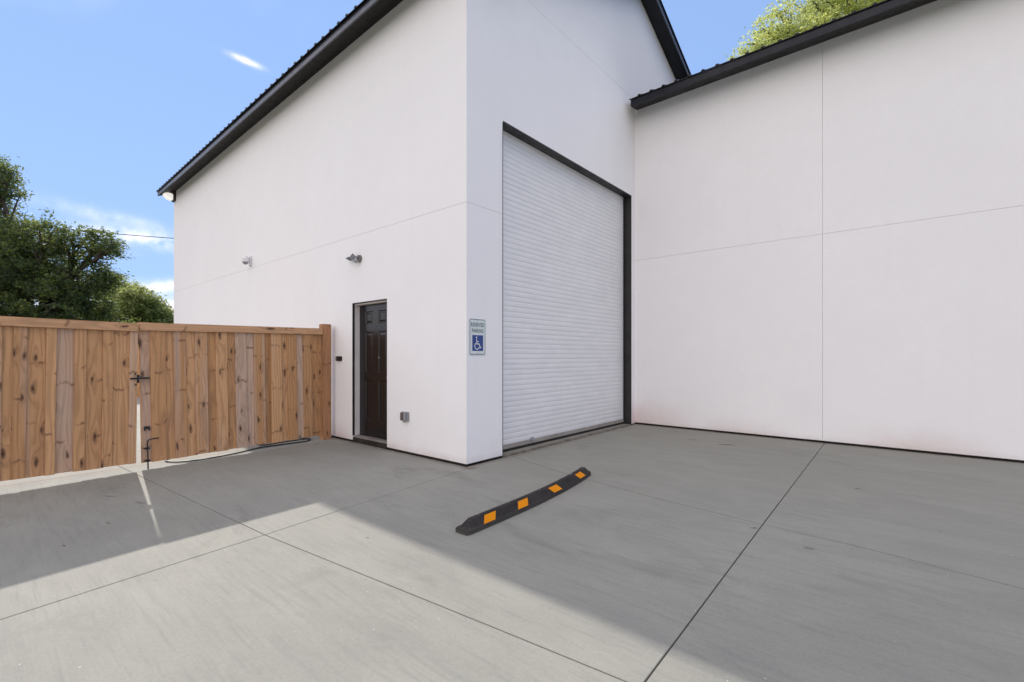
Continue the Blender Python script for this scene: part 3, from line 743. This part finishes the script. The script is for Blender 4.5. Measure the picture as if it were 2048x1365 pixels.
ff = empty('wooden_fence', (-15.2, .6, -.1)); tag(ff, 'distant wooden fence glimpsed through the narrow gap between the gate leaves', 'fence')
fm = board_mesh(.14, 1.80)
for i in range(66): link('picket', fm, None, ff, (rnd.uniform(-.002, .002), -i * .150, rnd.uniform(-.01, .01)))
for zq in (.3, 1.4):
    bm = bmesh.new(); box(bm, -.06, -.012, -9.9, .1, zq, zq + .09); obj('rail', bm, WOODTRIM, ff)

# ------------------------------------------------------------------ hose under the gate
hp = [(-3.62, -.42), (-3.40, -.36), (-3.22, -.37), (-3.13, -.52), (-3.17, -.85), (-3.18, -1.15), (-3.06, -1.45), (-2.975, -1.75), (-2.96, -2.00), (-3.03, -2.17), (-3.16, -2.26), (-3.28, -2.27), (-3.42, -2.20),
      (-3.60, -2.02), (-3.72, -1.6)]
bm = bmesh.new(); tube(bm, spline([(x, y, gz(y) + .0125) for x, y in hp], 8), .0095, 8)
hose = obj('hose', bm, HOSE, smooth=True); tag(hose, 'black garden hose looping out under the right gate leaf', 'hose')
hp = [(-3.75, -.95), (-3.5, -1.0), (-3.30, -1.12), (-3.20, -1.06), (-3.22, -.85), (-3.22, -.62), (-3.20, -.45), (-3.28, -.34), (-3.45, -.33)]
bm = bmesh.new(); tube(bm, spline([(x, y, gz(y) + .013 + (.023 if 1 < i < 7 else 0)) for i, (x, y) in enumerate(hp)], 8), .0095, 8)
o = obj('hose_coil', bm, HOSE, hose, smooth=True)

# ------------------------------------------------------------------ rubber wheel stop
edge = [(-1.500, 1.566), (-1.255, 1.564), (-.825, 1.556), (-.509, 1.540), (-.106, 1.503), (.283, 1.447), (.52, 1.398), (.66, 1.362)]
def ex(y):
    for (a, xa), (b_, xb) in zip(edge, edge[1:]):
        if y <= b_: t = (y - a) / (b_ - a); return xa + (xb - xa) * t
    return edge[-1][1]
Ysm = np.linspace(-1.5, .66, 61)
EX = np.array([ex(v) for v in Ysm]); ker = np.array([1, 2, 3, 2, 1]) / 9.
EXp = np.pad(EX, 2, mode='reflect', reflect_type='odd'); EX = np.convolve(EXp, ker, 'valid')
def exs(y): return float(np.interp(y, Ysm, EX))
prof = [(0, 0), (.0, .030), (-.006, .036), (-.050, .088), (-.058, .093), (-.096, .093), (-.104, .088), (-.144, .036), (-.148, .030), (-.148, 0)]
stop = empty('wheel_stop', (1.5, -.42, 0)); tag(stop, 'black rubber wheel stop with amber reflective patches on the concrete', 'wheel stop')
bm = bmesh.new(); rings = []
for i, y in enumerate(Ysm):
    y = float(y); e = min(y + 1.5, .66 - y); sx = min(1, .42 + e / .10 * .58) if e < .10 else 1
    x0 = exs(y); dxdy = (exs(min(.66, y + .03)) - exs(max(-1.5, y - .03))) / .06
    ring = []
    for px, pz in prof:
        zz_ = pz if pz <= .036 else .036 + (pz - .036) * (min(1, e / (.10 if y < 0 else .06)))
        xx = px
        if e < .036: xx = -.074 + (px + .074) * (.84 + e / .036 * .16)
        ring.append(bm.verts.new((x0 + xx - 1.5, y - xx * dxdy * 1.0 + .42, zz_ + gz(y))))
    rings.append(ring)
n = len(prof)
for r0, r1 in zip(rings, rings[1:]):
    for j in range(n - 1): bm.faces.new((r0[j], r0[j + 1], r1[j + 1], r1[j]))
bm.faces.new(rings[0]); bm.faces.new(rings[-1][::-1])
obj('body', bm, RUB, stop)
def onslope(y, t, up=.0009):
    """point on the front slope: t 0 at the lip, 1 at the crest"""
    x0 = exs(y); dxdy = (exs(min(.66, y + .03)) - exs(max(-1.5, y - .03))) / .06
    px = -.006 - .044 * t; pz = .036 + .052 * t
    nx, nz_ = .775, .63
    return Vector((x0 + px + nx * up - 1.5, y - px * dxdy + .42, pz + nz_ * up + gz(y)))
for yc, hl, sk in ((-1.222, .068, -.050), (-.785, .072, -.045), (-.235, .078, .050), (.355, .078, .055)):
    bm = bmesh.new(); N = 6; lo = []; hi = []; lo2 = []; hi2 = []
    for i in range(N + 1):
        u = -hl + 2 * hl * i / N
        a = (yc + u + sk * .5, .04); c = (yc + u - sk * .5, .97)
        lo.append(bm.verts.new(onslope(*a, .0012))); hi.append(bm.verts.new(onslope(*c, .0012)))
        lo2.append(bm.verts.new(onslope(*a, -.002))); hi2.append(bm.verts.new(onslope(*c, -.002)))
    for i in range(N):
        bm.faces.new((lo[i], lo[i + 1], hi[i + 1], hi[i])); bm.faces.new((lo[i], lo2[i], lo2[i + 1], lo[i + 1])); bm.faces.new((hi[i], hi[i + 1], hi2[i + 1], hi2[i]))
    bm.faces.new((lo[0], hi[0], hi2[0], lo2[0])); bm.faces.new((lo[-1], lo2[-1], hi2[-1], hi[-1]))
    obj('reflector', bm, ORANGE, stop)
for yc in (-1.31, -.93, -.45, .20, .50):
    bm = bmesh.new(); xx = exs(yc) - .077 - 1.5
    tube(bm, [(xx, yc + .42, .0925 + gz(yc)), (xx, yc + .42, .0945 + gz(yc))], .013, 12); obj('bolt_hole', bm, BLKPL, stop)

# ------------------------------------------------------------------ parking sign
SY0, SY1, SZ0, SZ1 = .045, .327, 1.368, 1.816
sg = empty('parking_sign', (0, (SY0 + SY1) / 2, (SZ0 + SZ1) / 2)); tag(sg, 'reserved parking sign with blue wheelchair square on the white wall', 'sign')
W, Hh = (SY1 - SY0) / 2, (SZ1 - SZ0) / 2
def rrect(w, h, r, n=6):
    P = []
    for cx_, cy_, a0 in ((w - r, h - r, 0), (-w + r, h - r, 90), (-w + r, -h + r, 180), (w - r, -h + r, 270)):
        for i in range(n + 1):
            a = R(a0 + 90 * i / n); P.append((cx_ + r * math.cos(a), cy_ + r * math.sin(a)))
    return P
obj('plate', prism(bmesh.new(), rrect(W, Hh, .022), 'x', .004, .0070), SIGNW, sg)
bm = bmesh.new(); a = rrect(W - .004, Hh - .004, .019); c = rrect(W - .011, Hh - .011, .013)
A = [bm.verts.new((.0078, *p)) for p in a]; B = [bm.verts.new((.0078, *p)) for p in c]
for i in range(len(a)): bm.faces.new((A[i], A[(i + 1) % len(a)], B[(i + 1) % len(a)], B[i]))
obj('border', bm, SIGNG, sg)
obj('blue_square', prism(bmesh.new(), rrect(.096, .099, .004), 'x', .0070, .0080), SIGNB, sg, (0, .002, -.077))
for zq in (Hh - .020, -Hh + .018):
    bm = bmesh.new(); tube(bm, [(.007, 0, zq), (.0105, 0, zq)], .0055, 10); obj('screw', bm, GREYMETAL, sg)
def text(body, width, height, y, z):
    cu = bpy.data.curves.new('t', 'FONT'); cu.body = body; cu.align_x = 'CENTER'; cu.size = 1; cu.offset = .022; cu.space_character = 1.12
    to = bpy.data.objects.new('t', cu); COL.objects.link(to); bpy.context.view_layer.update()
    me = bpy.data.meshes.new_from_object(to.evaluated_get(bpy.context.evaluated_depsgraph_get()))
    bpy.data.objects.remove(to); bpy.data.curves.remove(cu)
    co = np.array([v.co[:] for v in me.vertices]); x0, x1 = co[:, 0].min(), co[:, 0].max(); y0, y1 = co[:, 1].min(), co[:, 1].max()
    for v in me.vertices:
        v.co = (.0080, ((v.co.x - x0) / (x1 - x0) - .5) * width, ((v.co.y - y0) / (y1 - y0)) * height)
    me.materials.clear(); me.materials.append(SIGNG); me.name = 'lettering'
    return link('lettering', me, None, sg, (0, y, z))
text('RESERVED', .232, .052, 0, .125)
text('PARKING', .200, .050, 0, .052)
def stroke(bm, pts, w, x, closed=False):
    P = [Vector(p) for p in pts]; L = []; Rr = []
    for i, p in enumerate(P):
        t0 = (P[i] - P[i - 1]).normalized() if i > 0 else None; t1 = (P[i + 1] - P[i]).normalized() if i < len(P) - 1 else None
        t = ((t0 or t1) + (t1 or t0)).normalized(); nn = Vector((-t.y, t.x)); k = 1 / max(.5, nn.dot(Vector((-(t1 or t0).y, (t1 or t0).x))))
        L.append(bm.verts.new((x, *(p + nn * w / 2 * k)))); Rr.append(bm.verts.new((x, *(p - nn * w / 2 * k))))
    for i in range(len(P) - 1): bm.faces.new((L[i], L[i + 1], Rr[i + 1], Rr[i]))
bm = bmesh.new(); xs0 = .0090
cy0, cz0, rr = -.014, -.037, .0405
stroke(bm, [(cy0 + rr * math.cos(R(a)), cz0 + rr * math.sin(R(a))) for a in range(118, 352, 9)], .011, xs0)
stroke(bm, [(-.022, .052), (-.018, .008), (-.018, -.011), (.024, -.011), (.040, -.058), (.058, -.050)], .0125, xs0 + .0004)
stroke(bm, [(-.018, .017), (.016, .017)], .010, xs0 + .0008)
vs = [bm.verts.new((xs0 + .0006, -.024 + .0115 * math.cos(R(a)), .070 + .0115 * math.sin(R(a)))) for a in range(0, 360, 24)]; bm.faces.new(vs)
obj('wheelchair_symbol', bm, SIGNW, sg, (0, .002, -.077))

# ------------------------------------------------------------------ wall fixtures
def floodlight(loc, label, tilt=0, rotz=0, group='floodlights on the walls', mat=GREYMETAL):
    t = empty('floodlight', loc, rot=(0, 0, rotz)); tag(t, label, 'floodlight', group)
    bm = bmesh.new(); tube(bm, [(0, 0, 0), (0, -.030, 0)], [.058, .055], 20); obj('base', bm, BROWNBOX, t)
    bm = bmesh.new(); tube(bm, [(0, -.03, .01), (0, -.06, .02), (-.05, -.09, .045)], .012, 8); tube(bm, [(0, -.03, .01), (0, -.065, .015), (-.12, -.075, .055)], .011, 8); obj('arm', bm, GREYMETAL, t)
    for (hx, hy, hz_, rz) in ((-.075, -.12, .045, .9), (-.205, -.09, .050, .9)):
        h = bmesh.new()
        f0 = [(-.055, -.045), (.055, -.045), (.055, .045), (-.055, .045)]
        A = [h.verts.new((x, 0, z)) for x, z in f0]; B = [h.verts.new((x * .62, .075, z * .62)) for x, z in f0]
        h.faces.new(A); h.faces.new(B[::-1])
        for i in range(4): h.faces.new((A[i], B[i], B[(i + 1) % 4], A[(i + 1) % 4]))
        bmesh.ops.recalc_face_normals(h, faces=h.faces); bmesh.ops.bevel(h, geom=h.edges[:], offset=.006, segments=2, affect='EDGES')
        ho = obj('lamp_head', h, mat, t, (hx, hy, hz_), (R(-35), R(12), rz - 1.2))
        bm = bmesh.new(); box(bm, -.045, .045, -.006, -.0005, -.036, .036, bev=.002); obj('lens', bm, PLASTIC, ho)
    bm = bmesh.new(); tube(bm, [(-.01, -.035, -.035), (-.01, -.075, -.055)], [.022, .026], 12); obj('sensor', bm, GREYMETAL, t)
    return t
floodlight((-2.365, 0, 2.862), 'grey twin head floodlight on the white wall above the entrance door')
t = floodlight((0, .56, 6.16), 'dark floodlight high on the gable, cropped by the top edge of the photo', mat=STEEL)
t.rotation_euler = (0, 0, R(90))

cm = empty('security_camera', (-6.60, 0, 3.395)); tag(cm, 'small white dome security camera on the long wall above the gate', 'camera')
bm = bmesh.new(); box(bm, -.055, .055, -.030, 0, -.11, .10, bev=.01); obj('wall_bracket', bm, PLASTIC, cm)
bm = bmesh.new(); tube(bm, [(0, -.03, .05), (0, -.08, .07), (0, -.115, .04)], .022, 10); obj('arm', bm, PLASTIC, cm)
bm = bmesh.new(); tube(bm, [(0, -.115, .05), (0, -.115, .03), (0, -.115, -.045)], [.045, .068, .070], 20); obj('housing', bm, PLASTIC, cm, smooth=False)
bm = bmesh.new(); tube(bm, [(0, -.115, -.0455), (0, -.115, -.075), (0, -.115, -.098)], [.060, .048, .018], 20); obj('dome', bm, GREYMETAL, cm, smooth=True)

kp = empty('doorbell_keypad', (-2.975, 0, 1.312)); tag(kp, 'small black wall keypad between the gate post and entrance door', 'keypad')
bm = bmesh.new(); box(bm, -.085, .085, -.026, 0, -.038, .038, bev=.006); obj('case', bm, BLKPL, kp)
bm = bmesh.new(); tube(bm, [(-.048, -.026, .0), (-.048, -.031, 0)], .020, 16); obj('lens_ring', bm, BROWNBOX, kp)
bm = bmesh.new(); tube(bm, [(-.048, -.0312, .0), (-.048, -.034, 0)], .010, 16); obj('lens', bm, BLKPL, kp)
bm = bmesh.new(); tube(bm, [(0, -.010, -.038), (.0, -.010, -.046)], .01, 8); obj('mount_screw', bm, GREYMETAL, kp)

ob = empty('outlet_box', (-1.195, 0, .518)); tag(ob, 'grey weatherproof outlet box low on the wall right of the entrance door', 'outlet')
bm = bmesh.new(); box(bm, -.066, .066, -.045, 0, -.062, .062, bev=.006); obj('housing', bm, GREYMETAL, ob)
bm = bmesh.new(); box(bm, -.060, -.004, -.068, -.0455, -.056, .056, bev=.007); obj('cover', bm, BROWNBOX, ob)
bm = bmesh.new(); box(bm, .002, .058, -.060, -.0455, -.056, .056, bev=.005); obj('cover', bm, GREYMETAL, ob)
bm = bmesh.new(); tube(bm, [(0, -.045, .058), (0, -.066, .058)], .006, 8); tube(bm, [(-.02, -.03, -.062), (-.02, -.03, -.085)], .011, 8); obj('conduit_stub', bm, GREYMETAL, ob)

wp = empty('wall_pack_light', (-12.20, 0, 6.02)); tag(wp, 'wall pack light at the far corner under the long eave', 'wall light')
GL = Mat('prismatic_glass', (.55, .55, .56), .2); GL.b.inputs['Emission Color'].default_value = (1, .97, .90, 1); GL.b.inputs['Emission Strength'].default_value = .30  # faint emission stands in for sun backlighting the glass
DARKB = painted('bronze_housing', (.045, .038, .036), .4, .2)
bm = bmesh.new(); box(bm, -.10, .13, -.06, 0, -.16, .13, bev=.01); obj('back_plate', bm, DARKB, wp)
bm = bmesh.new(); prism(bm, [(-.0605, .13), (-.25, .11), (-.29, .06), (-.0605, .04)], 'x', -.12, .12); obj('hood', bm, DARKB, wp)
bm = bmesh.new(); prism(bm, [(-.0605, .038), (-.28, .056), (-.27, -.04), (-.17, -.13), (-.0605, -.14)], 'x', -.11, .10); bmesh.ops.recalc_face_normals(bm, faces=bm.faces)
bmesh.ops.bevel(bm, geom=bm.edges[:], offset=.02, segments=3, affect='EDGES'); obj('glass_lens', bm, GL.m, wp)

# ------------------------------------------------------------------ overhead wire
def P3(r, w, z): v = CAM + RIGHT * r + FWD * w; return Vector((v.x, v.y, z))
wire = bmesh.new(); A = P3(-60, 21, 13.4); B = P3(14, 36, 10.6); pts = []
for i in range(41):
    t = i / 40; p = A.lerp(B, t); p.z -= 4 * 1.05 * t * (1 - t) * 3.1; pts.append(p)
tube(wire, pts, .022, 6); tag(obj('overhead_wire', wire, IRON), 'thin dark overhead wire crossing the sky behind the long wall', 'cable')

# ------------------------------------------------------------------ trees
def leaf_mesh(name, blobs, ntuft, per, lsize, seed, mat, tuft_r=.45, shell=.55):
    rs = np.random.RandomState(seed); B = np.array(blobs, float)
    wgt = B[:, 3] ** 2; wgt /= wgt.sum()
    idx = rs.choice(len(B), ntuft, p=wgt)
    d = rs.normal(size=(ntuft, 3)); d /= np.linalg.norm(d, axis=1)[:, None]
    rad = (shell + (1 - shell) * rs.rand(ntuft) ** .6) * (1 + .10 * rs.normal(size=ntuft))
    c = B[idx, :3] + d * (B[idx, 3] * rad)[:, None] * np.array([1, 1, .82])
    tint_t = np.clip(.42 + .22 * rs.normal(size=ntuft), 0, 1)
    n = ntuft * per
    off = rs.normal(size=(n, 3)) * np.array([1, 1, .55]) * tuft_r * .55
    # each tuft is drawn out along its own twig
    tw = rs.normal(size=(ntuft, 3)); tw += d * 1.2; tw /= np.linalg.norm(tw, axis=1)[:, None]
    along = (rs.rand(n) - .3)[:, None] * np.repeat(tw, per, 0) * tuft_r * 1.7
    C_ = np.repeat(c, per, 0) + off * (1 - .3 * rs.rand(n))[:, None] + along
    a = rs.normal(size=(n, 3)); a[:, 2] *= .6; a /= np.linalg.norm(a, axis=1)[:, None]
    b = np.cross(a, rs.normal(size=(n, 3))); b /= np.linalg.norm(b, axis=1)[:, None]
    s = lsize * (.6 + .8 * rs.rand(n))[:, None]
    V = np.stack([C_ - a * s, C_ + b * s * .42, C_ + a * s, C_ - b * s * .42], 1).reshape(-1, 3)
    me = bpy.data.meshes.new(name); me.vertices.add(4 * n); me.vertices.foreach_set('co', V.ravel())
    me.loops.add(4 * n); me.loops.foreach_set('vertex_index', np.arange(4 * n, dtype=np.int32))
    me.polygons.add(n); me.polygons.foreach_set('loop_start', np.arange(0, 4 * n, 4, dtype=np.int32))
    try: me.polygons.foreach_set('loop_total', np.full(n, 4, dtype=np.int32))
    except Exception: pass
    at = me.attributes.new('tint', 'FLOAT', 'FACE')
    at.data.foreach_set('value', np.clip(np.repeat(tint_t, per) + .16 * rs.normal(size=n), 0, 1).astype(np.float32))
    me.update(); me.validate(); me.materials.append(mat); return me, c
def tree(name, label, cat, base, blobs, ntuft, per, lsize, seed, mat, trunk_r=.35, tuft_r=.45, group=None, shell=.55):
    t = empty(name, base); tag(t, label, cat, group); bx_, by_, bz_ = base
    me, cs = leaf_mesh('crown', [(x - bx_, y - by_, z - bz_, r) for x, y, z, r in blobs], ntuft, per, lsize, seed, mat, tuft_r, shell)
    co = link('crown', me, None, t); co['kind'] = 'stuff'
    rr = random.Random(seed); bm = bmesh.new()
    cen = Vector((sum(b[0] for b in blobs) / len(blobs) - bx_, sum(b[1] for b in blobs) / len(blobs) - by_, 0))
    zlo = min(b[2] - b[3] for b in blobs) - bz_; ztop = max(b[2] for b in blobs) - bz_
    fork = Vector((cen.x * .25, cen.y * .25, max(1.6, zlo + .8)))
    tube(bm, spline([(0, 0, -.3), (.05, .03, fork.z * .5), tuple(fork)], 5), [trunk_r * (1.15 - .35 * i / 10) for i in range(11)], 10)
    for bl in blobs:
        e = Vector((bl[0] - bx_, bl[1] - by_, bl[2] - bz_)); mid = fork.lerp(e, .5) + Vector((rr.uniform(-.4, .4), rr.uniform(-.4, .4), rr.uniform(-.1, .6)))
        sp = spline([tuple(fork), tuple(mid), tuple(e)], 5); tube(bm, sp, [trunk_r * .5 * (1 - .85 * i / (len(sp) - 1)) for i in range(len(sp))], 7)
        for q in range(7):
            d = Vector((rr.gauss(0, 1), rr.gauss(0, 1), rr.gauss(0, .6))).normalized() * bl[3] * .95
            s0 = mid.lerp(e, rr.uniform(.4, 1)); sp = spline([tuple(s0), tuple(s0.lerp(e + d, .5) + Vector((0, 0, .15))), tuple(e + d)], 3)
            tube(bm, sp, [trunk_r * .16 * (1 - .85 * i / (len(sp) - 1)) for i in range(len(sp))], 5)
    obj('trunk', bm, BARK, t, smooth=True)
    return t
LDARK = leafmat('oak_leaf', (.012, .030, .020), (.034, .066, .028), (.20, .23, .06), .44)
LMID = leafmat('mid_leaf', (.06, .10, .035), (.15, .20, .065), (.36, .37, .13), .50)
LYEL = leafmat('light_leaf', (.10, .17, .02), (.40, .48, .06), (.85, .84, .22), .58)
def bl(lst, w0): return [tuple(P3((px - 1024) / 930 * (w0 + dw), w0 + dw, 1.35 + (713 - py) / 930 * (w0 + dw))) + (rp / 930 * w0,) for px, py, rp, dw in lst]
w0 = 21
oak = bl([(-70, 340, 70, 0), (-5, 365, 42, 0), (-20, 420, 45, .5), (-80, 470, 90, 1), (40, 480, 52, 0), (100, 475, 42, -.5), (150, 490, 40, 0), (200, 488, 32, .3), (10, 530, 70, -1),
          (90, 545, 62, .5), (160, 560, 50, 0), (205, 560, 30, .5), (30, 600, 75, 0), (110, 610, 65, -.5), (180, 610, 42, .5), (-70, 580, 90, 0), (220, 500, 18, 0), (60, 670, 60, 0), (150, 670, 55, 0), (225, 660, 35, 1)], w0)
b0 = P3((20 - 1024) / 930 * w0, w0 + .5, -.2)
tree('oak_tree', 'large dark oak tree rising above the left gate leaf', 'tree', tuple(b0), oak, 3000, 34, .068, 3, LDARK, .42, .27, shell=.52)
w1 = 34
mid = bl([(235, 590, 36, 0), (275, 605, 34, -1), (300, 625, 30, 0), (325, 640, 26, 1), (260, 640, 45, 0), (310, 665, 40, 0), (345, 660, 28, 1), (375, 680, 36, 1), (210, 640, 45, 2)], w1)
b1 = P3((285 - 1024) / 930 * w1, w1, -.2)
tree('maple_tree', 'lighter green rounded tree between the dark oak and the white wall', 'tree', tuple(b1), mid, 2600, 28, .095, 11, LMID, .35, .38, shell=.45)
w2 = 21
yel = bl([(1515, 100, 34, 0), (1490, 125, 26, 0), (1545, 62, 36, 0), (1580, 95, 50, .5), (1640, 20, 55, 0), (1560, 25, 26, 1), (1620, 90, 55, -.5), (1700, 10, 70, 0), (1700, 70, 55, 0), (1780, -40, 80, 0), (1690, -70, 80, 1), (1610, 150, 70, 0), (1700, 160, 90, 0),
          (1830, 20, 80, 0), (1800, 100, 90, 1), (1760, 190, 90, 0)], w2)
b2 = P3((1690 - 1024) / 930 * w2, w2, -.2)
tree('sunlit_tree', 'tall yellow green tree sunlit above the roof edge on the right', 'tree', tuple(b2), yel, 3000, 30, .062, 21, LYEL, .4, .27, shell=.45)
# a distant line of woodland behind everything, low
def wood_far():
    rs = np.random.RandomState(5); blobs = []
    for a in np.linspace(-105, 75, 70):
        d = rs.uniform(75, 95); v = CAM + (RIGHT * math.sin(R(a)) + FWD * math.cos(R(a))) * d
        blobs.append((v.x, v.y, rs.uniform(0, 1.6), rs.uniform(2.4, 3.8)))
    me, c = leaf_mesh('distant_trees', blobs, 6500, 9, .42, 8, LMID, 1.5, .6); o = link('distant_trees', me); tag(o, 'low distant belt of trees along the horizon', 'trees', kind='stuff')
wood_far()
